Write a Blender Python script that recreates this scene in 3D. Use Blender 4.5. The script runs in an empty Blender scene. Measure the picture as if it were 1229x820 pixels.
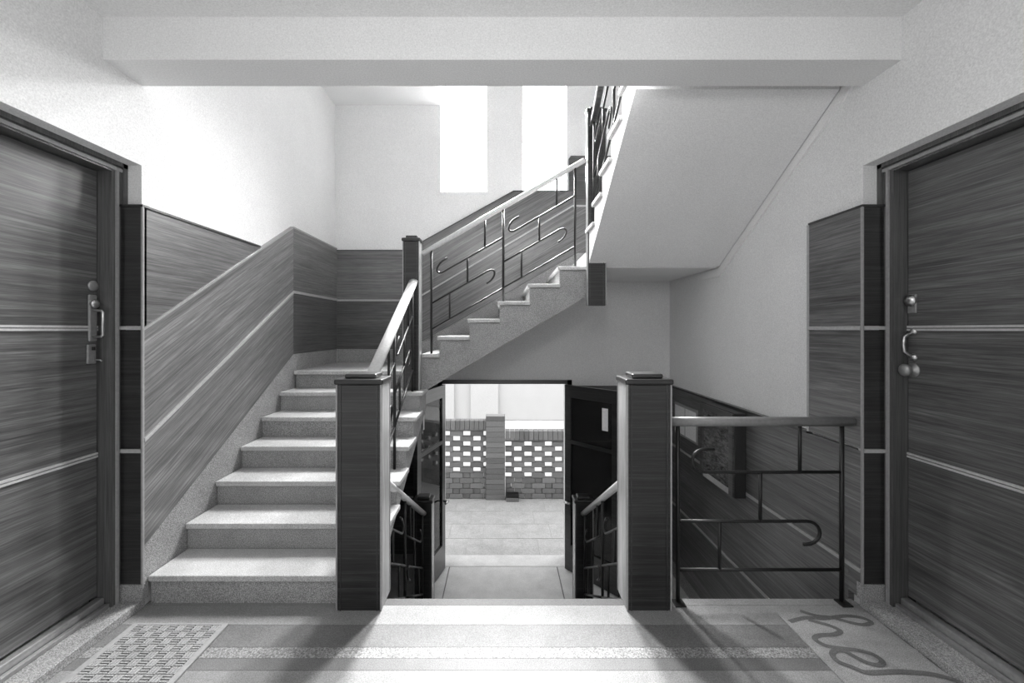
import bpy, bmesh, math, random
from mathutils import Vector, Matrix
random.seed(7)
sc = bpy.context.scene
C = sc.collection

# ---------------------------------------------------------------- camera
cam_d = bpy.data.cameras.new('camera'); cam = bpy.data.objects.new('camera', cam_d); C.objects.link(cam)
cam_d.sensor_width = 36.0; cam_d.sensor_fit = 'HORIZONTAL'
cam_d.lens = 36.0*506/1229
cam_d.shift_x = 11.5/1229; cam_d.shift_y = -14.0/1229
cam_d.clip_start = 0.02; cam_d.clip_end = 200
cam.location = (0, 0, 1.5); cam.rotation_euler = (math.pi/2, 0, 0)
sc.camera = cam

# ---------------------------------------------------------------- world / exposure
SKY = 1.75
WINDOW_EMIT = 2.5
FILL_LAMP_W = 27.0
DAY_W = 39.0
w = bpy.data.worlds.new('overcast_sky'); sc.world = w; w.use_nodes = True
bg = w.node_tree.nodes['Background']; bg.inputs['Color'].default_value = (1, 1, 1, 1); bg.inputs['Strength'].default_value = SKY
vs = sc.view_settings
vs.view_transform = 'Standard'; vs.look = 'None'; vs.gamma = 1.0; vs.use_curve_mapping = False; vs.exposure = 0.45

# daylight entering through the two tall stairwell windows, thrown downwards into the hall
for wx, ww in ((-.45, .50), (.494, .47)):
    for wz in (3.50, 4.38, 5.26):
        ad = bpy.data.lights.new('window_daylight', 'AREA'); ad.shape = 'RECTANGLE'; ad.size = ww; ad.size_y = .36
        ad.energy = DAY_W; ad.spread = math.radians(84)
        ao = bpy.data.objects.new('window_daylight', ad); C.objects.link(ao)
        ao.location = (wx, 5.17, wz); ao.rotation_euler = (math.radians(-49), 0, 0)

# ---------------------------------------------------------------- materials
def new_mat(name):
    m = bpy.data.materials.new(name); m.use_nodes = True
    return m, m.node_tree, m.node_tree.nodes['Principled BSDF']
def g(v): return (v, v, v, 1)
def ramp(nt, fac, stops):
    r = nt.nodes.new('ShaderNodeValToRGB'); nt.links.new(fac, r.inputs['Fac'])
    e = r.color_ramp.elements
    e[0].position, e[0].color = stops[0][0], g(stops[0][1])
    e[1].position, e[1].color = stops[-1][0], g(stops[-1][1])
    for p, v in stops[1:-1]:
        q = e.new(p); q.color = g(v)
    return r
def coords(nt, scale=(1,1,1), rot=(0,0,0), rnd=True):
    tc = nt.nodes.new('ShaderNodeTexCoord')
    rm = nt.nodes.new('ShaderNodeMapping'); rm.inputs['Rotation'].default_value = rot
    nt.links.new(tc.outputs['Object'], rm.inputs['Vector'])
    mp = nt.nodes.new('ShaderNodeMapping'); mp.inputs['Scale'].default_value = scale
    nt.links.new(rm.outputs['Vector'], mp.inputs['Vector'])
    if rnd:
        oi = nt.nodes.new('ShaderNodeObjectInfo')
        mu = nt.nodes.new('ShaderNodeMath'); mu.operation = 'MULTIPLY'; mu.inputs[1].default_value = 37.0
        nt.links.new(oi.outputs['Random'], mu.inputs[0])
        ad = nt.nodes.new('ShaderNodeVectorMath'); ad.operation = 'ADD'
        nt.links.new(mp.outputs['Vector'], ad.inputs[0]); nt.links.new(mu.outputs[0], ad.inputs[1])
        return ad.outputs['Vector']
    return mp.outputs['Vector']
def noise(nt, vec, scale, detail=4, rough=.6, dist=0):
    n = nt.nodes.new('ShaderNodeTexNoise'); nt.links.new(vec, n.inputs['Vector'])
    n.inputs['Scale'].default_value = scale; n.inputs['Detail'].default_value = detail
    n.inputs['Roughness'].default_value = rough; n.inputs['Distortion'].default_value = dist
    return n.outputs['Fac']
def mixc(nt, a, b, fac, mode='MULTIPLY'):
    m = nt.nodes.new('ShaderNodeMix'); m.data_type = 'RGBA'; m.blend_type = mode
    m.inputs['Factor'].default_value = fac
    nt.links.new(a, m.inputs[6]); nt.links.new(b, m.inputs[7])
    return m.outputs[2]
def bump(nt, bsdf, fac, strength, dist=.002):
    b = nt.nodes.new('ShaderNodeBump'); b.inputs['Strength'].default_value = strength; b.inputs['Distance'].default_value = dist
    nt.links.new(fac, b.inputs['Height']); nt.links.new(b.outputs['Normal'], bsdf.inputs['Normal'])

def wood(name, scale, rot=(0,0,0), lo=.030, mid=.085, hi=.19, rough=.32):
    m, nt, b = new_mat(name)
    v = coords(nt, scale, rot)
    f1 = noise(nt, v, 1.0, 6, .68, .55)
    c1 = ramp(nt, f1, [(.30, lo), (.48, mid), (.70, hi)])
    v2 = coords(nt, tuple(s*4.5 for s in scale), rot)
    f2 = noise(nt, v2, 1.0, 3, .6, .2)
    c2 = ramp(nt, f2, [(.32, .45), (.62, 1.0)])
    v3 = coords(nt, tuple(s*.16 for s in scale), rot)
    c3 = ramp(nt, noise(nt, v3, 1.0, 2, .5, .8), [(.35, .72), (.65, 1.15)])
    c = mixc(nt, mixc(nt, c1.outputs[0], c2.outputs[0], .8), c3.outputs[0], .8)
    nt.links.new(c, b.inputs['Base Color'])
    b.inputs['Roughness'].default_value = rough
    b.inputs['Coat Weight'].default_value = .55; b.inputs['Coat Roughness'].default_value = .24
    bump(nt, b, f2, .10, .001)
    return m
def terrazzo(name, lo, mid, hi, scale=210, rough=.6):
    m, nt, b = new_mat(name)
    v = coords(nt)
    f = noise(nt, v, scale, 2, .75)
    c = ramp(nt, f, [(.34, lo), (.5, mid), (.66, hi)])
    c2 = ramp(nt, noise(nt, v, 5, 4, .6), [(.3, .82), (.7, 1.05)])
    nt.links.new(mixc(nt, c.outputs[0], c2.outputs[0], 1), b.inputs['Base Color'])
    b.inputs['Roughness'].default_value = rough
    bump(nt, b, f, .12, .001)
    return m
def plaster(name, v0, v1, bs=.25):
    m, nt, b = new_mat(name)
    v = coords(nt, rnd=False)
    f = noise(nt, v, 125, 3, .8)
    c = ramp(nt, f, [(.30, v0-.09), (.70, v1+.05)])
    c2 = ramp(nt, noise(nt, v, 2.2, 3, .5), [(.3, .95), (.7, 1.0)])
    nt.links.new(mixc(nt, c.outputs[0], c2.outputs[0], 1), b.inputs['Base Color'])
    b.inputs['Roughness'].default_value = .9
    bump(nt, b, noise(nt, v, 95, 4, .6), bs, .002)
    return m
def plain(name, v, rough=.5, metal=0.0):
    m, nt, b = new_mat(name)
    vv = coords(nt)
    c = ramp(nt, noise(nt, vv, 60, 3, .6), [(.3, v*.88), (.7, v*1.08)])
    nt.links.new(c.outputs[0], b.inputs['Base Color'])
    b.inputs['Roughness'].default_value = rough; b.inputs['Metallic'].default_value = metal
    return m
def emissive(name, v, s):
    m, nt, b = new_mat(name)
    b.inputs['Base Color'].default_value = g(.9)
    b.inputs['Emission Color'].default_value = g(v); b.inputs['Emission Strength'].default_value = s
    return m

SL = 0.593
ANG = math.atan(.58)
M = {}
M['wood_h'] = wood('wood_horizontal_grain', (1.7, 1.7, 85), lo=.04, mid=.085, hi=.16)
M['wood_door'] = wood('wood_door_grain', (1.5, 1.5, 60), lo=.05, mid=.105, hi=.20, rough=.30)
M['wood_v'] = wood('wood_vertical_grain', (85, 85, 1.4), lo=.06, mid=.10, hi=.15)
M['wood_sy'] = wood('wood_grain_along_flight', (1.7, 1.7, 85), rot=(-ANG, 0, 0), lo=.09, mid=.18, hi=.32)
M['wood_sx'] = wood('wood_grain_along_upper_flight', (1.7, 1.7, 85), rot=(0, ANG, 0), lo=.07, mid=.14, hi=.25)
M['wood_side'] = wood('wood_side_panel_grain', (1.6, 1.6, 80), lo=.07, mid=.14, hi=.25)
M['wood_dark'] = wood('wood_dark_stain', (1.7, 1.7, 80), lo=.012, mid=.026, hi=.05)
M['wood_newel'] = wood('wood_newel_shaded', (1.7, 1.7, 80), lo=.006, mid=.016, hi=.05)  # wood darkened to paint in the shade on the newel fronts
M['side_sheen'] = wood('painted_side_sheen', (85, 85, 1.4), lo=.36, mid=.48, hi=.6, rough=.25)  # pale tone paints daylight sheen on the newels' inner sides
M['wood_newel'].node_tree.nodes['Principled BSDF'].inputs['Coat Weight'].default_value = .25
M['mould'] = plain('pale_moulding', .42, .35)
M['bead'] = plain('corner_bead', .30, .3)
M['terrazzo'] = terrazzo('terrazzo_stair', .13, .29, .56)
M['tread'] = terrazzo('terrazzo_tread_daylit', .30, .50, .70)  # same stone as the risers, lightened to paint in the daylight
M['floor_light'] = terrazzo('terrazzo_floor_light', .17, .255, .34, 230, .55)
M['nosing_dark'] = terrazzo('dark_nosing_strip', .05, .085, .13, 230, .5)
M['floor_grey'] = terrazzo('terrazzo_floor_grey', .095, .16, .225, 230, .55)
M['floor_speckle'] = terrazzo('terrazzo_floor_speckled', .09, .24, .44, 130, .55)
M['lobby'] = terrazzo('lobby_floor', .52, .66, .80, 230, .5)
M['plaster'] = plaster('plaster_wall', .75, .89)
M['plaster_soffit'] = plaster('plaster_soffit', .80, .90, .12)
M['iron'] = plain('black_iron', .018, .38, .3)
M['rail'] = plain('pale_handrail', .62, .28)
M['railgrey'] = plain('grey_handrail', .20, .35)
M['metal'] = plain('brushed_metal', .55, .28, 1.0)
M['metal_dull'] = plain('dull_aluminium', .35, .45, .7)
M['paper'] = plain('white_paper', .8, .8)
M['pane_lit'] = emissive('daylit_frosted_glass', 1.0, WINDOW_EMIT)
M['winframe'] = plain('white_window_frame', .75, .5)
M['mat_grey'] = terrazzo('woven_mat_fibre', .20, .33, .45, 300, .9)
M['mat_strip'] = plain('mat_strip', .30, .8)
M['mat_base'] = plain('mat_base', .05, .9)
M['mat_hello'] = terrazzo('pale_doormat', .18, .29, .42, 320, .95)
M['mat_ink'] = terrazzo('doormat_print', .07, .12, .18, 320, .95)
M['brick'] = plain('clay_brick', .22, .85)
M['brick_b'] = plain('clay_brick_pale', .26, .85)
M['brick_c'] = plain('clay_brick_dark', .18, .85)
M['mortar'] = plain('mortar', .30, .95)
M['paving'] = terrazzo('paving_slab', .42, .50, .58, 60, .9)
M['paving_joint'] = plain('paving_joint', .42, .95)
M['gravel'] = terrazzo('pale_gravel', .66, .76, .86, 40, .95)
M['sill'] = terrazzo('door_sill_stone', .70, .78, .86, 90, .8)
M['house'] = plaster('pale_render', .52, .56, .1)
M['cabinet'] = plain('dark_cabinet', .03, .4)
M['board_face'] = wood('cabinet_notice_face', (3, 14, 45), lo=.04, mid=.13, hi=.30, rough=.25)
m, nt, b = new_mat('dark_door_glass')
b.inputs['Base Color'].default_value = g(.16); b.inputs['Roughness'].default_value = .04
b.inputs['Transmission Weight'].default_value = .9; b.inputs['IOR'].default_value = 1.45
M['glass'] = m

# ---------------------------------------------------------------- helpers
WL = {}
def finish(name, bm, mat, parent=None, smooth=False):
    bmesh.ops.recalc_face_normals(bm, faces=bm.faces[:])
    xs = [v.co.x for v in bm.verts]; ys = [v.co.y for v in bm.verts]; zs = [v.co.z for v in bm.verts]
    c = Vector(((min(xs)+max(xs))/2, (min(ys)+max(ys))/2, min(zs)))
    bmesh.ops.translate(bm, verts=bm.verts[:], vec=-c)
    me = bpy.data.meshes.new(name); bm.to_mesh(me); bm.free()
    if smooth:
        for p in me.polygons: p.use_smooth = True
    o = bpy.data.objects.new(name, me); C.objects.link(o)
    me.materials.append(M[mat] if isinstance(mat, str) else mat)
    base = Vector((0, 0, 0))
    if parent is not None:
        o.parent = parent; base = WL[parent.name]
    o.location = c - base
    WL[o.name] = c
    return o
def add_box(bm, x0, x1, y0, y1, z0, z1):
    r = bmesh.ops.create_cube(bm, size=1)
    for v in r['verts']:
        v.co = Vector(((x0+x1)/2 + v.co.x*(x1-x0), (y0+y1)/2 + v.co.y*(y1-y0), (z0+z1)/2 + v.co.z*(z1-z0)))
    return r['verts']
def box(name, x0, x1, y0, y1, z0, z1, mat, parent=None, bev=0, seg=2):
    bm = bmesh.new(); add_box(bm, min(x0,x1), max(x0,x1), min(y0,y1), max(y0,y1), z0, z1)
    if bev: bmesh.ops.bevel(bm, geom=bm.edges[:], offset=bev, segments=seg, profile=.5, affect='EDGES')
    return finish(name, bm, mat, parent)
def boxes(name, lst, mat, parent=None):
    bm = bmesh.new()
    for b_ in lst: add_box(bm, *b_)
    return finish(name, bm, mat, parent)
def add_prism(bm, pts, axis, a0, a1):
    # pts: 2D polygon; axis 'x' -> (y,z), 'y' -> (x,z), 'z' -> (x,y)
    def mk(p, a):
        return {'x': (a, p[0], p[1]), 'y': (p[0], a, p[1]), 'z': (p[0], p[1], a)}[axis]
    A = [bm.verts.new(mk(p, a0)) for p in pts]; B = [bm.verts.new(mk(p, a1)) for p in pts]
    n = len(pts)
    bm.faces.new(A); bm.faces.new(B[::-1])
    for i in range(n): bm.faces.new((A[i], A[(i+1) % n], B[(i+1) % n], B[i]))
def prism(name, pts, axis, a0, a1, mat, parent=None, bev=0):
    bm = bmesh.new(); add_prism(bm, pts, axis, a0, a1)
    if bev: bmesh.ops.bevel(bm, geom=bm.edges[:], offset=bev, segments=2, profile=.5, affect='EDGES')
    return finish(name, bm, mat, parent)
def add_tube(bm, pts, r, n=10, flat=None):
    pts = [Vector(p) for p in pts]
    rings = []
    up0 = None
    for i, p in enumerate(pts):
        if i == 0: t = pts[1]-pts[0]
        elif i == len(pts)-1: t = pts[-1]-pts[-2]
        else: t = (pts[i+1]-p).normalized() + (p-pts[i-1]).normalized()
        t.normalize()
        if up0 is None:
            up0 = Vector((0,0,1)) if abs(t.z) < .9 else Vector((0,1,0))
        a = t.cross(up0)
        if a.length < 1e-4: a = t.cross(Vector((1,0,0)))
        a.normalize(); b_ = a.cross(t).normalized()
        up0 = b_
        ra, rb = (r, r) if flat is None else flat
        rings.append([bm.verts.new(p + a*(ra*math.cos(2*math.pi*k/n)) + b_*(rb*math.sin(2*math.pi*k/n))) for k in range(n)])
    for i in range(len(rings)-1):
        for k in range(n):
            bm.faces.new((rings[i][k], rings[i][(k+1) % n], rings[i+1][(k+1) % n], rings[i+1][k]))
    bm.faces.new(rings[0][::-1]); bm.faces.new(rings[-1])
def tube(name, pts, r, mat, parent=None, n=10, flat=None):
    bm = bmesh.new(); add_tube(bm, pts, r, n, flat)
    return finish(name, bm, mat, parent, True)
def lathe(name, c, axis, prof, mat, parent=None, n=20):
    # prof: list of (radius, distance along axis)
    bm = bmesh.new(); ax = Vector(axis).normalized()
    u = ax.cross(Vector((0,0,1)));
    if u.length < 1e-3: u = Vector((1,0,0))
    u.normalize(); v = ax.cross(u)
    rings = [[bm.verts.new(Vector(c) + ax*d + (u*math.cos(2*math.pi*k/n) + v*math.sin(2*math.pi*k/n))*max(r, 1e-4)) for k in range(n)] for r, d in prof]
    for i in range(len(rings)-1):
        for k in range(n):
            bm.faces.new((rings[i][k], rings[i][(k+1)%n], rings[i+1][(k+1)%n], rings[i+1][k]))
    bm.faces.new(rings[0][::-1]); bm.faces.new(rings[-1])
    return finish(name, bm, mat, parent, True)
def bar(name, p0, p1, half, mat, parent=None):
    # rectangular bar between two points: half = (sideways, upright)
    p0, p1 = Vector(p0), Vector(p1); t = (p1-p0).normalized()
    up = Vector((0,0,1)); a = t.cross(up); a.normalize(); u = a.cross(t)
    bm = bmesh.new()
    q = []
    for p in (p0, p1):
        q.append([bm.verts.new(p + a*sx*half[0] + u*sz*half[1]) for sx, sz in ((-1,-1),(1,-1),(1,1),(-1,1))])
    for k in range(4): bm.faces.new((q[0][k], q[0][(k+1)%4], q[1][(k+1)%4], q[1][k]))
    bm.faces.new(q[0][::-1]); bm.faces.new(q[1])
    bmesh.ops.bevel(bm, geom=bm.edges[:], offset=min(half)*.35, segments=2, profile=.5, affect='EDGES')
    return finish(name, bm, mat, parent)
def thing(name, label, cat, loc, group=None):
    o = bpy.data.objects.new(name, None); C.objects.link(o); o.location = loc
    o.empty_display_size = .1
    WL[o.name] = Vector(loc)
    return tag(o, label, cat, group)
def tag(o, label, cat, group=None, kind=None):
    o['label'] = label; o['category'] = cat
    if group: o['group'] = group
    if kind: o['kind'] = kind
    return o
def struct(o, label, cat):
    return tag(o, label, cat, None, 'structure')

# ---------------------------------------------------------------- dimensions
R, T = .16, .27
XP = 1.964            # plaster face
XD = 1.932            # panelling face
DB = 4.95             # back wall inner face
LOB = -1.28           # lobby floor
YE = 2.352            # edge of the hall floor
N1 = lambda n: 2.295 + (n-1)*T
TOP = 6.4

# ---------------------------------------------------------------- setting: floor
fl = struct(boxes('floor', [(-2.35, 2.35, -1.7, YE-.004, -1.30, -.012)], 'floor_grey'), 'hall floor of pale and grey terrazzo bands between two doors', 'floor')
bands = [(2.144, 2.296, 'floor_light'), (1.992, 2.144, 'floor_grey'), (1.926, 1.992, 'floor_speckle'),
         (1.856, 1.926, 'floor_grey'), (1.30, 1.856, 'floor_light'), (.7, 1.30, 'floor_light'), (-.1, .7, 'floor_light'), (-1.7, -.1, 'floor_light')]
for y0, y1, mm in bands:
    box('terrazzo_band', -1.945, 1.945, y0+.001, y1-.001, -.012, 0.0, mm, fl)
for x0, x1, mm in ((-1.945, -.648, 'floor_light'), (-.648, .667, 'nosing_dark'), (.667, 1.945, 'floor_light')):
    box('nosing_strip', x0+.001, x1-.001, 2.297, YE-.001, -.012, 0.0, mm, fl)
lf = struct(box('floor_lobby', -XP-.3, XP+.3, YE, DB+.02, LOB-.12, LOB, 'lobby'), 'speckled grey lobby floor at the foot of the lower stairs', 'floor')
for x in (-.62, .64):
    box('inlay_strip', x-.006, x+.006, 4.26, DB-.01, LOB, LOB+.002, 'floor_grey', lf)

# ---------------------------------------------------------------- setting: walls
NY0, NY1, NZ = 1.22, 2.295, 2.395      # door niche
def side_wall(s, name, label):
    bl = []
    def bx(x0, x1, *r):
        bl.append((min(s*x0, s*x1), max(s*x0, s*x1)) + r)
    bx(XP, XP+.5, NY1, DB+.46, LOB-.12, TOP)
    bx(XP, XP+.5, NY0, NY1, NZ, TOP)
    bx(XP, XP+.5, -1.7, NY0, 0, TOP)
    bx(2.20, XP+.5, NY0, NY1, 0, NZ)
    return struct(boxes(name, bl, 'plaster'), label, 'wall')
wl = side_wall(-1, 'wall_left', 'pale stippled plaster wall with wood dado rising beside the stairs')
wr = side_wall(1, 'wall_right', 'pale plaster wall with narrow wood wainscot and lobby panelling below')
DX0, DX1, DZ = -.70, .755, .893        # street door opening
W1, W2, WZ0, WZ1 = (-.724, -.176), (.235, .753), 3.12, 5.9
wb = struct(boxes('wall_back', [
    (-XP, DX0, DB, DB+.24, LOB-.12, WZ0), (DX1, XP, DB, DB+.24, LOB-.12, WZ0), (DX0, DX1, DB, DB+.24, DZ, WZ0), (-XP, XP, DB+.24, DB+.46, 1.3, WZ0),
    (-XP, W1[0], DB, DB+.46, WZ0, WZ1), (W1[1], W2[0], DB, DB+.46, WZ0, WZ1), (W2[1], XP, DB, DB+.46, WZ0, WZ1),
    (-XP, XP, DB, DB+.46, WZ1, TOP)], 'plaster'), 'pale plaster stairwell wall with two tall windows above the street door', 'wall')
struct(box('wall_front', -XP-.4, XP+.4, -1.9, -1.7, 0, TOP, 'plaster'), 'plaster wall closing the hall behind the viewer', 'wall')

# ---------------------------------------------------------------- setting: ceilings
cl = struct(boxes('ceiling', [(-XP, XP, -1.7, 2.30, 3.04, 3.2), (-XP, XP, 2.075, 2.30, 2.83, 3.04)], 'plaster_soffit'), 'white hall ceiling with a downstand beam before the stairwell', 'ceiling')
struct(box('ceiling_stairwell', -XP-.3, XP+.3, -1.7, DB+.46, TOP, TOP+.15, 'plaster_soffit'), 'white ceiling high over the stairwell', 'ceiling')

# ---------------------------------------------------------------- panelling
# left wall, beside the first flight
def ptop(y): return 1.51 + .58*(min(y, 3.9)-2.295)
def pmid(y): return ptop(y) - .59
def plow(y): return ptop(y) - 1.165
y0, y1, y2 = 2.271, 3.9, DB-.026
prism('panel', [(y0, 1.50), (3.45, ptop(3.45)-.01), (3.45, 2.16), (y0, 2.16)], 'x', -XP, -XD-.006, 'wood_side', wl)
prism('panel', [(y0, pmid(y0)+.012), (y1, pmid(y1)+.012), (y1, ptop(y1)), (y0, ptop(y0))], 'x', -XP, -XD, 'wood_sy', wl)
prism('panel', [(y0, plow(y0)), (y1, plow(y1)), (y1, pmid(y1)-.012), (y0, pmid(y0)-.012)], 'x', -XP, -XD, 'wood_sy', wl)
prism('panel', [(y1+.002, pmid(y1)+.012), (y2, pmid(y1)+.012), (y2, ptop(y1)), (y1+.002, ptop(y1))], 'x', -XP, -XD, 'wood_side', wl)
prism('panel', [(y1+.002, plow(y1)), (y2, plow(y1)), (y2, pmid(y1)-.012), (y1+.002, pmid(y1)-.012)], 'x', -XP, -XD, 'wood_h', wl)
prism('moulding', [(y0, pmid(y0)-.011), (y1, pmid(y1)-.011), (y2, pmid(y1)-.011), (y2, pmid(y1)+.011), (y1, pmid(y1)+.011), (y0, pmid(y0)+.011)], 'x', -XP, -XD+.008, 'mould', wl)
prism('moulding', [(y0, ptop(y0)), (y1, ptop(y1)), (y2, ptop(y1)), (y2, ptop(y1)+.012), (y1, ptop(y1)+.014), (y0, ptop(y0)+.014)], 'x', -XP, -XD+.004, 'bead', wl)
box('moulding', -XP, -XD+.002, y0, 3.37, 2.16, 2.172, 'wood_dark', wl)
prism('skirting', [(2.272, .135), (2.272, plow(2.272)-.002), (y1, plow(y1)-.002), (y2, plow(y1)-.002), (y2, 1.12), (y1+.03, 1.12), (y1+.03, .9), (2.6, .13)], 'x', -XP, -XD-.002, 'terrazzo', wl)
def wainscot_return(s, wall):
    # wood lining of the door niche that faces the hall, with pale corner bead
    xa, xb = s*1.938, s*2.056
    for z0, z1 in ((.135, .838), (.862, 1.498), (1.522, 2.16)):
        box('panel', s*1.938, xb, 2.262, 2.296, z0, z1, 'wood_dark', wall)
    for z in (.85, 1.51):
        box('moulding', xa, xb, 2.256, 2.296, z-.010, z+.010, 'mould', wall)
    box('moulding', s*1.925, xb, 2.256, 2.30, 2.16, 2.172, 'wood_dark', wall)
    box('corner_bead', s*1.926, s*1.937, 2.256, 2.270, .135, 2.16, 'bead', wall, .003)
    box('skirting', s*1.93, s*2.056, 2.258, 2.296, .046, .133, 'terrazzo', wall)
wainscot_return(-1, wl); wainscot_return(1, wr)
# right wall: narrow wainscot beside the door, lobby panelling beneath
ye = 2.655
for z0, z1 in ((.86, 1.498), (1.522, 2.16)):
    box('panel', XD, XP, 2.271, ye, z0, z1, 'wood_side', wr)
box('moulding', XD-.008, XP, 2.271, ye, 1.499, 1.521, 'mould', wr)
box('moulding', XD-.004, XP, 2.271, ye+.005, 2.16, 2.172, 'wood_dark', wr)
box('corner_bead', XD-.006, XP, ye, ye+.014, .86, 2.16, 'mould', wr)
LB = ((-1.12, -.467), (-.443, .188), (.212, .845))
for z0, z1 in LB:
    box('panel', XD, XP, 2.272 if z0 > .2 else YE+.003, DB-.027, z0, z1, 'wood_side', wr)
box('panel', XD, XP, 2.272, YE+.002, .05, .188, 'wood_side', wr)
box('moulding', XD-.008, XP, 2.272, YE+.002, .19, .21, 'mould', wr)
for z in (-.455, .2):
    box('moulding', XD-.008, XP, YE+.003, DB-.027, z-.010, z+.010, 'mould', wr)
box('moulding', XD-.008, XP, ye+.015, DB-.027, .845, .862, 'wood_dark', wr)
box('skirting', XD, XP, YE+.003, DB-.027, LOB, -1.122, 'terrazzo', wr)
# left wall in the lobby, under the first flight
for (z0, z1), ya in zip(LB, (YE+.003, 3.2, 4.1)):
    box('panel', -XD, -XP, ya, DB-.027, z0, z1, 'wood_h', wl)
box('skirting', -XD, -XP, YE+.003, DB-.027, LOB, -1.122, 'terrazzo', wl)
# plaster fillet under the third flight on the right wall
def sof3(y): return 2.056 + .607*(3.8-y)
prism('plaster_fillet', [(3.8, sof3(3.8)-.075), (2.31, sof3(2.31)-.075), (2.31, sof3(2.31)), (3.8, sof3(3.8)), (4.12, 2.056), (4.12, 1.99)], 'x', XP, XP-.016, 'plaster_soffit', wr)
# back wall: dado along the landings and second flight
Y0, Y1 = DB-.025, DB
def b_top(x): return 2.42 if x < -1.117 else min(2.42 + .556*(x+1.117), 3.115)
def b_mid(x): return 1.845 if x < -1.04 else min(1.845 + SL*(x+1.04), 2.948)
def b_low(x): return 1.275 if x < -1.09 else min(1.275 + .57*(x+1.09), 2.40)
xa = -XD
prism('panel', [(xa, b_mid(xa)+.01), (-1.10, b_mid(-2)+.01), (-1.10, 2.42), (xa, 2.42)], 'y', Y0, Y1, 'wood_side', wb)
prism('panel', [(xa, 1.275), (-1.10, 1.275), (-1.10, b_mid(-2)-.01), (xa, b_mid(-2)-.01)], 'y', Y0, Y1, 'wood_h', wb)
prism('panel', [(-1.098, 1.855), (-1.04, 1.855), (.82, 2.958), (.82, 3.115), (.133, 3.115), (-1.098, 2.43)], 'y', Y0, Y1, 'wood_sx', wb)
prism('panel', [(-1.098, 1.275), (.884, 2.40), (XD, 2.40), (XD, 2.938), (.82, 2.938), (-1.04, 1.835), (-1.098, 1.835)], 'y', Y0, Y1, 'wood_sx', wb)
prism('panel', [(.822, 2.958), (XD, 2.958), (XD, 3.535), (.80, 3.535), (.775, 3.50), (.775, 3.117), (.822, 3.117)], 'y', Y0, Y1, 'wood_h', wb)
prism('moulding', [(xa, 1.835), (-1.04, 1.835), (.82, 2.938), (XD, 2.938), (XD, 2.958), (.82, 2.958), (-1.04, 1.855), (xa, 1.855)], 'y', Y0-.008, Y1, 'mould', wb)
prism('moulding', [(xa, 2.42), (-1.117, 2.42), (.133, 3.115), (.775, 3.115), (.775, 3.127), (.13, 3.127), (-1.12, 2.434), (xa, 2.434)], 'y', Y0-.006, Y1, 'wood_dark', wb)
prism('skirting', [(xa, 1.10), (-.90, 1.10), (.70, 2.06), (XD, 2.20), (XD, 2.398), (.884, 2.398), (-1.09, 1.273), (xa, 1.273)], 'y', Y0+.003, Y1, 'terrazzo', wb)
for x0, x1 in ((-XD, DX0-.06), (DX1+.06, XD)):
    for z0, z1 in LB: box('panel', x0, x1, Y0, Y1, z0, z1, 'wood_h', wb)
    for z in (-.455, .2): box('moulding', x0, x1, Y0-.006, Y1, z-.010, z+.010, 'mould', wb)
    box('skirting', x0, x1, Y0, Y1, LOB, -1.122, 'terrazzo', wb)

# ---------------------------------------------------------------- windows
def window(name, x0, x1, label):
    f = struct(boxes(name, [(x0, x0+.02, 5.30, 5.35, WZ0, WZ1), (x1-.02, x1, 5.30, 5.35, WZ0, WZ1), (x0, x1, 5.30, 5.35, WZ0, WZ0+.02), (x0, x1, 5.30, 5.35, WZ1-.02, WZ1)], 'winframe'), label, 'window')
    box('glazing_bar', x0+.02, x1-.02, 5.295, 5.35, 3.855, 3.872, 'winframe', f)
    box('pane', x0+.02, x1-.02, 5.325, 5.332, WZ0+.02, 3.855, 'pane_lit', f)
    box('pane', x0+.02, x1-.02, 5.325, 5.332, 3.872, WZ1-.02, 'pane_lit', f)
window('window_1', *W1, 'tall bright frosted window above the street door, farther from the third flight')
window('window_2', *W2, 'tall bright frosted window behind the upper landing newel')

# ---------------------------------------------------------------- landings and upper floor
l1 = struct(prism('landing', [(-XD, 3.935), (-.72, 3.935), (-.72, DB-.027), (-XD, DB-.027)], 'z', .94, 1.12, 'terrazzo'), 'terrazzo half landing at the top of the first flight', 'landing')
box('nosing', -XD, -.69, 3.900, 3.96, 1.085, 1.121, 'tread', l1, .006)
l2 = struct(prism('landing', [(.80, 3.80), (XD, 3.80), (XD, DB-.027), (.80, DB-.027)], 'z', 2.06, 2.24, 'plaster_soffit'), 'upper quarter landing slab beside the tall newel, seen from below', 'landing')
l3 = struct(box('landing', -XP, -.70, 3.9, DB, 4.14, 4.32, 'plaster_soffit'), 'underside of the next storey landing below the beam', 'landing')

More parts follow.
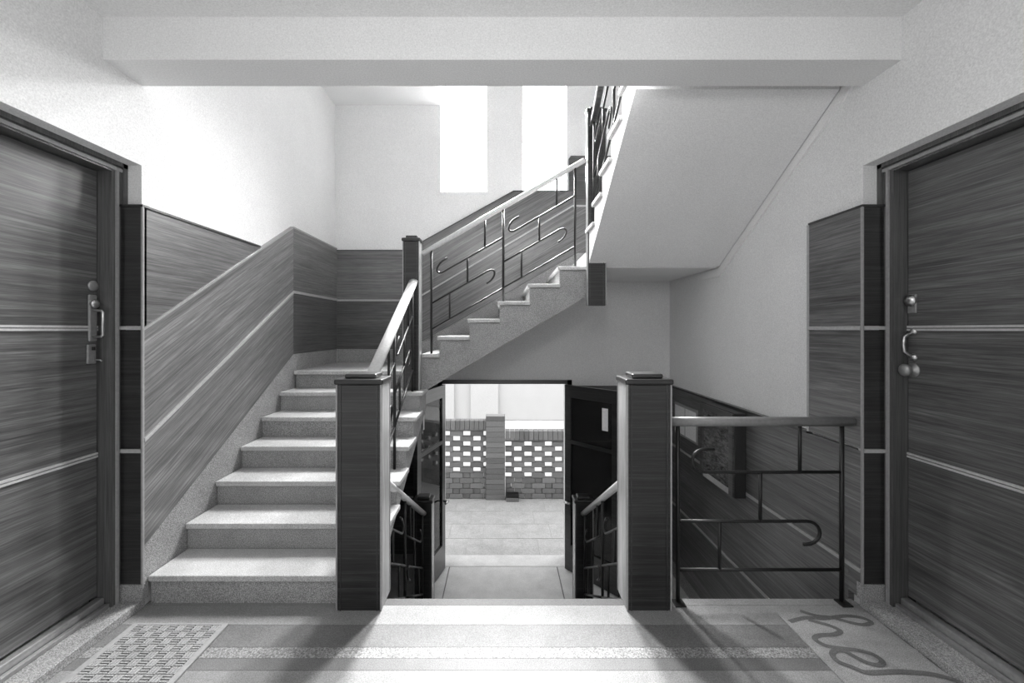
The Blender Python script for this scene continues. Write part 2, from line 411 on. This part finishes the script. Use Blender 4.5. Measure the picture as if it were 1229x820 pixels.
# ---------------------------------------------------------------- stair flights
def flight_y(label, loc, x0, x1, xs0, xs1, risers, zf, sgn, soff, sof_mat='plaster_soffit', last=None, body='terrazzo', ov=.022, over=(0,0)):
    """flight climbing along +Y (sgn 1) or -Y (sgn -1). risers = list of riser Y positions, zf(i) = height of tread i"""
    t = thing('stair_flight', label, 'staircase', loc)
    n = len(risers)
    pts = [(risers[0], soff(risers[0]))] if soff(risers[0]) < zf(0)-R else [(risers[0], zf(0)-R)]
    for i in range(n-1):
        pts += [(risers[i], zf(i)-.035), (risers[i+1], zf(i)-.035)]
    pts += [(risers[-1], zf(n-1)-R-.035+.16)]
    pts += [(risers[-1], soff(risers[-1]))]
    pts2 = []
    for p in pts:
        if not pts2 or (abs(p[0]-pts2[-1][0])+abs(p[1]-pts2[-1][1])) > 1e-5: pts2.append(p)
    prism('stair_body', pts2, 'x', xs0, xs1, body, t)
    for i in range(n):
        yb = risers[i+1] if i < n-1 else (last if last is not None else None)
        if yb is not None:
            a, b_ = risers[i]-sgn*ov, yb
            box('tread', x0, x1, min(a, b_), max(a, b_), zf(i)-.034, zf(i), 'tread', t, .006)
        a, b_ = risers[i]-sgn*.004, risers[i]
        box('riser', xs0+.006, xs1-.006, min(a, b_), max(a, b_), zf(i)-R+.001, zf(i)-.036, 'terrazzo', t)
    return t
# first flight, 7 risers
rs = [N1(n)+.02 for n in range(1, 8)]
so1 = lambda y: -.20 + SL*(y-2.315)
f1 = flight_y('wide terrazzo stair flight with treads toned pale for daylight against the left dado', (-1.3, 2.3, 0), -XD+.002, -.69, -XD+.002, -.715, rs, lambda i: (i+1)*R, 1, lambda y: max(0.0, so1(y)) if y < 2.4 else so1(y), ov=.02)
# third flight, climbing towards the hall
rs3 = [3.78-.27*i for i in range(6)]
f3 = flight_y('upper stair flight seen from below, smooth soffit and pale open side', (1.3, 3.7, 2.24), .745, 1.944, .768, 1.944, rs3, lambda i: (15+i)*R, -1, lambda y: sof3(min(y, 3.8)), last=2.31, body='plaster_soffit')
# lower flight down to the lobby (built as climbing away from the lobby towards the hall)
T4 = .245
rs4 = [YE+7*T4-T4*i for i in range(8)]
f0 = flight_y('lower terrazzo flight dropping between the big newels to the lobby', (0, 3.3, LOB), -.86, .86, -.84, .84, rs4, lambda i: LOB+R*(i+1), -1, lambda y: LOB, ov=.008)
# second flight along the back wall
f2 = thing('stair_flight', 'short speckled flight rising along the back wall to the tall newel', 'staircase', (0, 4.4, 1.12))
x2 = lambda n: -.045 + .275*(n-11)
pts = [(-.74, .922), (-.74, 1.12)]
for n in range(8, 14):
    pts += [(x2(n)+.022, n*R-R-.036 if n > 8 else 1.12), (x2(n)+.022, n*R-.035)] if n > 8 else [(-.74, n*R-.035)]
pts += [(x2(14)+.022, 13*R-.035), (x2(14)+.022, 14*R-.002), (.90, 14*R-.002), (.90, 1.056+.585*(.90+.51))]
pp = []
for p in pts:
    if not pp or (abs(p[0]-pp[-1][0])+abs(p[1]-pp[-1][1])) > 1e-4: pp.append(p)
bm = bmesh.new(); add_prism(bm, pp, 'y', 3.865, DB-.03)
finish('stair_body', bm, 'terrazzo', f2)
for n in range(8, 14):
    box('tread', max(x2(n), -.737), x2(n+1)+.022, 3.845, DB-.03, n*R-.034, n*R, 'tread', f2, .005)
    if n > 8: box('riser', x2(n)+.018, x2(n)+.022, 3.87, DB-.03, (n-1)*R+.001, n*R-.036, 'terrazzo', f2)
box('soffit_edge', -.74, -.72, 3.87, DB-.03, .93, .95, 'plaster_soffit', f2)

# ---------------------------------------------------------------- newel posts
def newel(label, x0, x1, y0, y1, z0, z1, inner=1, group=None, bead=.012):
    t = thing('newel_post', label, 'newel post', ((x0+x1)/2, (y0+y1)/2, z0), group)
    h = z1-.055
    box('shaft', x0, x1, y0, y1, z0, h, 'wood_newel', t, .005)
    for x in (x0, x1):
        for y in (y0, y1):
            s, u = (1 if x == x1 else -1), (1 if y == y1 else -1)
            box('corner_bead', x-s*.004-.0*s, x+s*.004, y-u*bead*0-.004*u, y+u*.004, z0+.002, h, 'bead', t)
            box('corner_bead', x-s*(bead+.006), x-s*.016 if False else x-s*(bead+.012), y+u*.0005, y+u*.004, z0+.002, h, 'wood_dark', t)
    xi = x1 if inner > 0 else x0
    box('sheen_panel', xi, xi+inner*.003, y0+.016, y1-.016, z0+.003, h-.002, 'side_sheen', t)  # thin pale panel, daylight on the inner side put into its colour
    cp = box('cap', x0-.012, x1+.012, y0-.012, y1+.012, h, h+.03, 'wood_newel', t, .009, 3)
    d = (x1-x0)*.14
    box('cap_plate', x0+d, x1-d, y0+d*.7, y1-d*.7, h+.03, z1, 'wood_newel', cp, .008, 3)
    return t
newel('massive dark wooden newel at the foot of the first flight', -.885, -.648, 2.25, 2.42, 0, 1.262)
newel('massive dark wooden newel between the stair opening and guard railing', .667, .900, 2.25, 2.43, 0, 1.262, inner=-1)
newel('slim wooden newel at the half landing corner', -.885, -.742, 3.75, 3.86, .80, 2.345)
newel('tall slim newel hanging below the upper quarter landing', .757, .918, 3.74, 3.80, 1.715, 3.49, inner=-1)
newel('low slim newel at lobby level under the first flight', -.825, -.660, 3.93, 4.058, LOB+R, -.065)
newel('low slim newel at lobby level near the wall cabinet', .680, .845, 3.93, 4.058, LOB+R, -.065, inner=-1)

# ---------------------------------------------------------------- railings
def railing(label, P, d, L, slope, hr, nmod, s_in, offs, foot, railmat='rail', rail_half=(.036, .024), plates=False, rail_ext=(0, 0), br=.009):
    """P: point on the handrail centre line at s=0; d: horizontal unit vector uphill; offs: drops of 3 bars; foot(s): z of the post foot"""
    P = Vector(P); d = Vector(d)
    at = lambda s, v: P + d*s + Vector((0, 0, slope*s + v))
    base = P + d*(L/2); t = thing('stair_railing' if slope else 'guard_railing', label, 'railing', (base.x, base.y, foot(L/2)))
    a, b_ = at(-rail_ext[0], 0), at(L+rail_ext[1], 0)
    tube('handrail', [a, a.lerp(b_, .5), b_], .03, railmat, t, 14, rail_half)
    s0, s1 = s_in, L-s_in
    W = (s1-s0)/nmod
    for k in range(nmod+1):
        s = s0+W*k; top = at(s, -.015); bot = Vector((top.x, top.y, foot(s)))
        po = tube('post', [top, bot], br*1.25, 'iron', t, 8)
        if plates:
            dd = .03
            box('base_plate', bot.x-dd, bot.x+dd, bot.y-.045, bot.y+.02, bot.z+.0005, bot.z+.008, 'iron', po, .002)
    o1, o2, o3 = offs
    hr_ = (o2-o1)*.235
    for k in range(nmod):
        q = s0+W*k
        u = lambda f: q+W*f
        # upper bar with a hook curling up at its lower end
        pts = [at(u(1), -o1), at(u(.6), -o1), at(u(.17), -o1)]
        cs = u(.17)
        for i in range(1, 11):
            th = math.pi*i/10
            pts.append(at(cs - hr_*math.sin(th)*1.15, -o1 + hr_*(1-math.cos(th))))
        pts.append(at(u(.22), -o1+2*hr_))
        tube('scroll_bar', pts, br, 'iron', t, 8)
        # middle bar with a hook curling down at its upper end
        pts = [at(u(0), -o2), at(u(.4), -o2), at(u(.785), -o2)]
        cs = u(.785)
        for i in range(1, 11):
            th = math.pi*i/10
            pts.append(at(cs + hr_*math.sin(th)*1.15, -o2 - hr_*(1-math.cos(th))))
        pts.append(at(u(.765), -o2-2*hr_))
        tube('scroll_bar', pts, br, 'iron', t, 8)
        tube('lower_bar', [at(u(0), -o3), at(u(1), -o3)], br, 'iron', t, 8)
        for f, ta, tb in ((.744, .01, o1), (.503, o1, o2), (.254, o2, o3)):
            tube('upright_bar', [at(u(f), -ta), at(u(f), -tb)], br, 'iron', t, 8)
    return t
# guard along the hall edge
railing('level iron guard railing between big newel and right door panelling', (.905, 2.32, .995), (1, 0, 0), 1.022, 0, .99, 1, .06, (.278, .548, .815), lambda s: .0, 'railgrey', (.026, .026), True, br=.0095)
so = (.28, .51, .75)
def foot1(s):
    y = 2.44+s; n = int((y-2.295)/T)+1
    return min(n, 7)*R
railing('iron stair railing with pale handrail climbing the first flight', (-.79, 2.425, 1.93-SL*(3.745-2.425)), (0, 1, 0), 1.322, SL, .9, 2, .05, so, foot1, rail_half=(.04, .024))
def foot2(s):
    x = -.742+s; n = int((x-x2(8))/.275)+8
    return min(n, 13)*R
railing('iron stair railing with pale handrail along the second flight', (-.742, 3.905, 2.205), (1, 0, 0), 1.50, .577, .9, 2, .085, so, foot2, rail_half=(.024, .024))
def foot3(s):
    y = 3.735-s; n = int((3.78-y)/T)+15
    return n*R
railing('iron stair railing on the upper flight under the beam', (.80, 3.735, 3.31), (0, -1, 0), 1.42, SL, .9, 2, .05, so, foot3, 'wood_h', rail_half=(.03, .024))
def foot4(s):
    y = 3.925-s; i = int((rs4[0]+.0-y)/T4)
    return LOB+R*(min(i, 7)+1)
for x, lab in ((-.735, 'lower iron stair railing descending beside the first flight'), (.755, 'lower iron stair railing descending on the wall cabinet side')):
    railing(lab, (x, 3.925, -.211), (0, -1, 0), 1.49, SL, .8, 2, .05, so, foot4, rail_half=(.028, .022))

# ---------------------------------------------------------------- apartment doors
def flat_door(s, name, label):
    X = lambda v: s*v
    zt, zb = 2.335, .105
    ya, yb = 1.33, 2.212
    d = struct(boxes(name, [
        (min(X(2.05), X(2.17)), max(X(2.05), X(2.17)), yb, 2.2955, .045, NZ),
        (min(X(2.05), X(2.17)), max(X(2.05), X(2.17)), 1.225, ya, .045, NZ),
        (min(X(2.05), X(2.17)), max(X(2.05), X(2.17)), ya, yb, zt, NZ)], 'wood_v'), label, 'door')
    # projecting edge strips of the frame
    box('frame_strip', X(2.038), X(2.052), 2.268, 2.2955, 2.175, NZ, 'wood_v', d)
    box('frame_strip', X(2.040), X(2.052), 2.232, 2.245, .046, 2.36, 'bead', d)
    box('frame_strip', X(2.038), X(2.052), 1.24, 2.2955, 2.372, NZ, 'wood_v', d)
    box('frame_strip', X(2.042), X(2.052), 1.24, 2.268, 2.345, 2.362, 'bead', d)
    leaf = box('door_leaf', X(2.13), X(2.172), ya+.003, yb-.003, zb, zt-.003, 'wood_dark', d)
    for z0, z1 in ((zb+.002, .835), (.857, 1.497), (1.519, zt-.005)):
        box('door_panel', X(2.126), X(2.135), ya+.004, yb-.004, z0, z1, 'wood_door', leaf)
    for z in (.846, 1.508):
        box('door_moulding', X(2.118), X(2.135), ya+.003, yb-.003, z-.013, z-.002, 'mould', leaf)
        box('door_moulding', X(2.118), X(2.135), ya+.003, yb-.003, z+.002, z+.013, 'mould', leaf)
    # raised stone sill with ribbed metal strip
    box('sill', X(1.94), X(2.17), 1.225, 2.292, .0, .045, 'terrazzo', d, .003)
    box('metal_strip', X(2.058), X(2.082), 1.24, 2.21, .0455, .066, 'metal_dull', d, .003)
    box('metal_strip', X(2.085), X(2.128), 1.24, 2.21, .0455, .098, 'metal_dull', d, .006)
    return d, leaf
dl, leafl = flat_door(-1, 'door_1', 'dark banded wooden door with long lock plate beside the woven mat')
dr, leafr = flat_door(1, 'door_2', 'dark banded wooden door with bow handle beside the printed mat')
# hardware, left
xh = -2.126
lathe('spyhole_rosette', (xh, 2.186, 1.728), (1, 0, 0), [(.028, 0), (.028, .006), (.022, .010), (.006, .011)], 'metal_dull', leafl)
pl = box('lock_plate', xh, xh+.012, 2.158, 2.202, 1.44, 1.682, 'metal_dull', leafl, .006)
lathe('lock_cylinder', (xh+.01, 2.181, 1.635), (1, 0, 0), [(.022, 0), (.022, .014), (.012, .018), (.004, .018)], 'metal', leafl)
tube('pull_handle', [(xh+.01, 2.176, 1.600), (xh+.05, 2.182, 1.600), (xh+.058, 2.182, 1.590), (xh+.058, 2.182, 1.475), (xh+.05, 2.182, 1.464), (xh+.01, 2.176, 1.464)], .007, 'metal', leafl, 8)
box('letter_lock_plate', xh, xh+.012, 2.150, 2.196, 1.325, 1.425, 'metal_dull', leafl, .005)
box('latch', xh+.012, xh+.022, 2.170, 2.180, 1.395, 1.412, 'iron', leafl)
tube('key_bow', [(xh+.01, 2.186, 1.345), (xh+.035, 2.192, 1.343), (xh+.04, 2.196, 1.335)], .004, 'metal', leafl, 6)
# hardware, right
xh = 2.126
box('cylinder_plate', xh, xh-.010, 2.158, 2.204, 1.585, 1.685, 'metal_dull', leafr, .004)
lathe('lock_cylinder', (xh-.008, 2.184, 1.652), (-1, 0, 0), [(.030, 0), (.030, .010), (.022, .014), (.020, .020), (.006, .020)], 'metal', leafr)
tube('bow_handle', [(xh, 2.178, 1.487), (xh-.025, 2.180, 1.480), (xh-.046, 2.182, 1.462), (xh-.050, 2.182, 1.425), (xh-.046, 2.182, 1.388), (xh-.025, 2.180, 1.370), (xh, 2.178, 1.363)], .0075, 'metal', leafr, 8)
for z in (1.492, 1.358):
    lathe('handle_rose', (xh, 2.178, z), (-1, 0, 0), [(.019, 0), (.019, .004), (.010, .012), (.003, .014)], 'metal', leafr, 14)
lathe('door_knob', (xh, 2.180, 1.292), (-1, 0, 0), [(.036, 0), (.036, .006), (.014, .010), (.014, .028), (.030, .036), (.032, .050), (.022, .060), (.004, .062)], 'metal_dull', leafr, 20)

# ---------------------------------------------------------------- street door
d3 = struct(boxes('door_3', [(DX0-.055, DX0, 4.915, DB+.10, LOB, DZ+.02), (DX1, DX1+.055, 4.915, DB+.10, LOB, DZ+.02), (DX0-.055, DX1+.055, 4.915, DB+.10, DZ-.025, DZ+.02)], 'wood_dark'),
            'open glazed double street door in a dark frame below the back wall', 'door')
box('door_sill', DX0, DX1, DB, DB+.245, LOB-.02, LOB+.004, 'sill', d3)
def leaf(hx, hy, ang, s):
    """glazed leaf hinged at (hx, hy), swung into the lobby; ang = degrees beyond square"""
    a = math.radians(ang); u = Vector((s*math.sin(a), -math.cos(a), 0)); nrm = Vector((u.y, -u.x, 0))
    Wd, z0, z1, th = .715, LOB+.012, DZ-.03, .022
    o0 = Vector((hx, hy, 0))
    def slab(name, w0, w1, h0, h1, t_, mat, par):
        bm = bmesh.new()
        vs_ = add_box(bm, 0, 1, 0, 1, 0, 1)
        for v in vs_:
            p = o0 + u*(w0+(w1-w0)*v.co.x) + nrm*((v.co.y*2-1)*t_); p.z = h0+(h1-h0)*v.co.z
            v.co = p
        return finish(name, bm, mat, par)
    lf_ = slab('hinge_stile', 0, .085, z0, z1, th, 'wood_dark', d3)
    slab('lock_stile', Wd-.085, Wd, z0, z1, th, 'wood_dark', lf_)
    slab('top_rail', .085, Wd-.085, z1-.14, z1, th, 'wood_dark', lf_)
    slab('middle_rail', .085, Wd-.085, .195, .235, th, 'wood_dark', lf_)
    slab('bottom_rail', .085, Wd-.085, z0, z0+.30, th, 'wood_dark', lf_)
    slab('glass_pane', .085, Wd-.085, .235, z1-.14, .004, 'glass', lf_)
    slab('glass_pane', .085, Wd-.085, z0+.30, .195, .004, 'glass', lf_)
    # lever handle near the stile
    for tsgn in (1, -1):
        p = o0 + u*.04 + nrm*(th*tsgn); q = p + nrm*(.05*tsgn); e = q + u*.075
        tube('lever_handle', [Vector((p.x, p.y, -.475)), Vector((q.x, q.y, -.475)), Vector((e.x, e.y, -.47))], .013, 'metal', lf_, 8)
    return lf_, o0, u, nrm, slab, th
ll, o0, u, nrm, slab, th = leaf(DX0+.015, 4.905, 15, -1)
slab('painted_glint_strip', .52, .55, .46, .72, .006, 'paper', ll)  # pale strip painted in place of a reflection on the leaf
lr, o0, u, nrm, slab, th = leaf(DX1-.015, 4.905, 42, 1)
for sg in (1, -1):
    bm = bmesh.new(); vs_ = add_box(bm, 0, 1, 0, 1, 0, 1)
    for v in vs_:
        p = o0 + u*(.50+.075*v.co.x) + nrm*(sg*(.005+.0015*v.co.y)); p.z = .42+.24*v.co.z; v.co = p
    finish('paper_notice', bm, 'paper', lr)

# ---------------------------------------------------------------- things on the lobby wall
cb = thing('wall_cabinet', 'dark shallow cabinet with glazed face hung on the lobby panelling', 'cabinet', (1.88, 3.62, .16))
box('body', 1.835, XD-.008, 3.33, 3.90, .165, .838, 'cabinet', cb, .004)
box('frame', 1.822, 1.835, 3.34, 3.40, .175, .83, 'wood_h', cb)
box('frame', 1.822, 1.835, 3.83, 3.89, .175, .83, 'wood_h', cb)
box('frame', 1.822, 1.835, 3.40, 3.83, .175, .22, 'mould', cb)
box('frame', 1.822, 1.835, 3.40, 3.83, .785, .83, 'wood_h', cb)
box('face', 1.828, 1.835, 3.40, 3.83, .22, .785, 'board_face', cb)
nb = thing('notice_board', 'thin framed board with two white sheets on the lobby wall', 'notice board', (1.92, 4.43, .36))
box('frame', XD-.013, XD-.0005, 4.16, 4.70, .36, .70, 'bead', nb, .003)
box('sheet', XD-.016, XD-.0135, 4.18, 4.42, .385, .675, 'paper', nb)
box('sheet', XD-.016, XD-.0135, 4.44, 4.68, .385, .675, 'paper', nb)

# ---------------------------------------------------------------- doormats
mt = thing('woven_doormat', 'grey basket-weave doormat with flat border before the left door', 'doormat', (-1.625, 1.8, 0))
mx0, mx1, my0, my1 = -1.872, -1.388, 1.36, 2.140
box('backing', mx0+.01, mx1-.01, my0+.01, my1-.01, .0005, .005, 'mat_base', mt)
for a in ((mx0, mx0+.03, my0, my1), (mx1-.03, mx1, my0, my1), (mx0+.03, mx1-.03, my0, my0+.03), (mx0+.03, mx1-.03, my1-.012, my1)):
    box('border', *a, .0005, .011, 'mat_strip', mt, .002)
bm = bmesh.new(); cell = .0424*1.0
cx = (mx1-mx0-.06)/10; ny = int((my1-my0-.042)/cx); cy = (my1-my0-.042)/ny
for i in range(10):
    for j in range(ny):
        X0, Y0_ = mx0+.03+i*cx, my0+.03+j*cy
        for k in range(3):
            if (i+j) % 2 == 0:
                add_box(bm, X0+.003, X0+cx-.003, Y0_+cy*(k/3)+.0035, Y0_+cy*((k+1)/3)-.0035, .004, .010)
            else:
                add_box(bm, X0+cx*(k/3)+.0012, X0+cx*((k+1)/3)-.0012, Y0_+.001, Y0_+cy-.001, .004, .0095)
wv = finish('weave', bm, 'mat_grey', mt); wv['kind'] = 'stuff'
hm = thing('printed_doormat', 'grey doormat with dark looping hello script before the right door', 'doormat', (1.67, 1.8, 0))
box('mat_pile', 1.447, 1.925, 1.26, 2.225, .0005, .009, 'mat_hello', hm, .003)
def mp(zx, zy):
    px, py = 900+zx/4.727, 710+zy/4.727
    D_ = (1.5-.009)*506/(py-396); return Vector(((px-603)*D_/506, D_, .0095))
path = [mp(*p) for p in ((225,172),(320,150),(420,155),(540,140),(640,152),(688,178),(640,190),(560,175),(470,150),(380,140),(285,112))]
h2 = [mp(*p) for p in ((330,162),(400,180),(460,198),(512,225),(480,245),(400,250),(368,266),(390,290),(440,312),(520,325),(620,338),(700,360),(752,400),(730,420),(660,405),(590,370),(540,342),(490,335),(468,360),(500,400),(580,432),(650,460),(720,462),(850,458),(1000,468),(1100,488),(1190,520))]
e_ = h2[-1]
h2 += [Vector((x_, y_, .0095)) for x_, y_ in ((1.895,1.745),(1.880,1.70),(1.80,1.70),(1.68,1.71),(1.58,1.705),(1.54,1.68),(1.56,1.65),(1.70,1.62),(1.85,1.60),(1.895,1.575),(1.87,1.545),(1.75,1.55),(1.60,1.55),(1.545,1.52),(1.57,1.48),(1.66,1.455),(1.70,1.42),(1.66,1.37),(1.57,1.38),(1.55,1.43),(1.60,1.47),(1.68,1.47))]
def smooth(ps, n=6):
    out = []
    for i in range(len(ps)-1):
        p0, p1, p2, p3 = ps[max(i-1,0)], ps[i], ps[i+1], ps[min(i+2, len(ps)-1)]
        for k in range(n):
            t_ = k/n
            out.append(.5*((2*p1)+(p2-p0)*t_+(2*p0-5*p1+4*p2-p3)*t_*t_+(3*p1-p0-3*p2+p3)*t_**3))
    return out+[ps[-1]]
for base_, ps in ((0, path), (.0006, h2)):
    bm = bmesh.new(); q = smooth(ps)
    for i, p in enumerate(q): p.z += base_ + i*.000012
    L_, R_ = [], []
    for i, p in enumerate(q):
        t_ = (q[min(i+1, len(q)-1)]-q[max(i-1, 0)]); t_.z = 0; t_.normalize(); nn = Vector((-t_.y, t_.x, 0))*.0125
        L_.append(bm.verts.new(p+nn)); R_.append(bm.verts.new(p-nn))
    for i in range(len(q)-1): bm.faces.new((L_[i], R_[i], R_[i+1], L_[i+1]))
    finish('script_lettering', bm, 'mat_ink', hm)

# ---------------------------------------------------------------- outside
gr = struct(box('ground', -30, 30, DB+.24, 60, LOB-.30, LOB-.012, 'gravel'), 'ground outside the street door', 'ground')
pv = struct(box('pavement', -3.2, 3.2, DB+.245, 6.93, LOB-.011, LOB-.004, 'paving_joint'), 'pale paved yard between street door and brick wall', 'pavement')
sx, sy = .46, .42
yy = DB+.245; row = 0
slab_me = None
while yy < 6.9:
    h_ = min(sy, 6.93-yy)
    for i in range(-5, 6):
        xx = i*sx + (row % 2)*.2
        box('paving_slab', xx+.003, xx+sx-.003, yy+.003, yy+h_-.003, LOB-.004, LOB+random.uniform(-.001, .001), 'paving', pv)
    yy += sy; row += 1
bw = thing('brick_wall', 'low perforated brick garden wall with pier opposite the street door', 'wall', (0, 6.95, LOB))
BY, BT, CH, BL, PER = 6.93, .11, .0855, .222, .337
brick_mesh = {}
def brick(x0, x1, z0, z1, y0=BY, y1=BY+BT, nm='brick'):
    m_ = random.choice(['brick', 'brick', 'brick_b', 'brick_c'])
    key = (round(x1-x0, 3), round(z1-z0, 3), round(y1-y0, 3), m_)
    if key not in brick_mesh:
        o = box(nm, x0, x1, y0, y1, z0, z1, m_, bw, .003, 1); brick_mesh[key] = o.data
        return o
    o = bpy.data.objects.new(nm, brick_mesh[key]); C.objects.link(o); o.parent = bw
    o.location = Vector(((x0+x1)/2, (y0+y1)/2 + random.uniform(-.003, .003), z0)) - WL[bw.name]
    return o
def lattice(xa, xb, nrows, nsolid, ph):
    z = LOB
    for r in range(nrows):
        off = ph + (PER/2 if r % 2 else 0)
        k = math.floor((xa-off)/PER)-1
        while off+k*PER < xb:
            a, b_ = off+k*PER, off+k*PER+BL
            a2, b2 = max(a, xa), min(b_, xb)
            if b2-a2 > .02: brick(a2+.003, b2-.003, z+.003, z+CH-.003)
            if r < nsolid:
                a2, b2 = max(b_, xa), min(a+PER, xb)
                if b2-a2 > .02: brick(a2+.003, b2-.003, z+.003, z+CH-.003, BY+.014, BY+BT)
            k += 1
        z += CH
    return z
PX0, PX1 = -.272, .045
zl = lattice(-2.1, PX0, 13, 5, -.985+.115)
zr = lattice(PX1, 2.1, 11, 4, .115+.03)
for (xa, xb, z) in ((-2.1, PX0, zl), (PX1, 2.1, zr)):
    brick(xa, xb, z, z+.03, BY+.005, BY+BT-.005, 'mortar_bed')
    k = xa
    while k < xb-.01:
        e = min(k+.078, xb)
        brick(k+.003, e-.003, z+.031, z+.18, BY-.03, BY+BT+.03, 'coping_brick'); k += .078
nz = int(1.375/CH)
for r in range(nz):
    brick(PX0+.002, PX1-.002, LOB+r*CH+.003, LOB+(r+1)*CH-.003, BY-.05, BY+BT+.05)
box('pier_core', PX0+.012, PX1-.012, BY-.04, BY+BT+.04, LOB, LOB+nz*CH, 'mortar', bw)
vb = thing('vent_block', 'small dark ribbed block on the paving at the wall foot', 'block', (.165, 6.86, LOB))
box('block_half', .06, .27, 6.80, 6.915, LOB+.001, LOB+.062, 'brick_c', vb, .008)
box('block_half', .065, .265, 6.80, 6.915, LOB+.064, LOB+.125, 'iron', vb, .01)
hs = thing('neighbour_house', 'pale rendered house front standing in bright haze beyond the brick wall', 'house', (0, 13, LOB))
box('facade', -9, 9, 13.0, 13.4, LOB, 5.5, 'house', hs)
for x in (-1.9, -.55, 3.2):
    box('pilaster', x-.42, x+.42, 12.88, 13.0, LOB, 5.5, 'house', hs)

# ---------------------------------------------------------------- added hall fill light, unseen above the frame
lp = thing('added_fill_lamp', 'added opal globe fill light on the hall ceiling, out of view', 'lamp', (0, .2, 2.72))
lathe('globe', (0, .2, 2.70), (0, 0, 1), [(.02, 0), (.09, .02), (.13, .08), (.14, .14), (.12, .21), (.07, .26)], emissive('fill_globe_glow', 1.0, 3.0), lp)
lathe('fill_lamp_rose', (0, .2, 2.95), (0, 0, 1), [(.07, 0), (.08, .03), (.09, .09)], 'winframe', lp)
ld = bpy.data.lights.new('fill_bulb', 'POINT'); ld.energy = FILL_LAMP_W; ld.shadow_soft_size = .16
lo = bpy.data.objects.new('fill_bulb', ld); C.objects.link(lo); lo.parent = lp; lo.location = (0, 0, -.25)
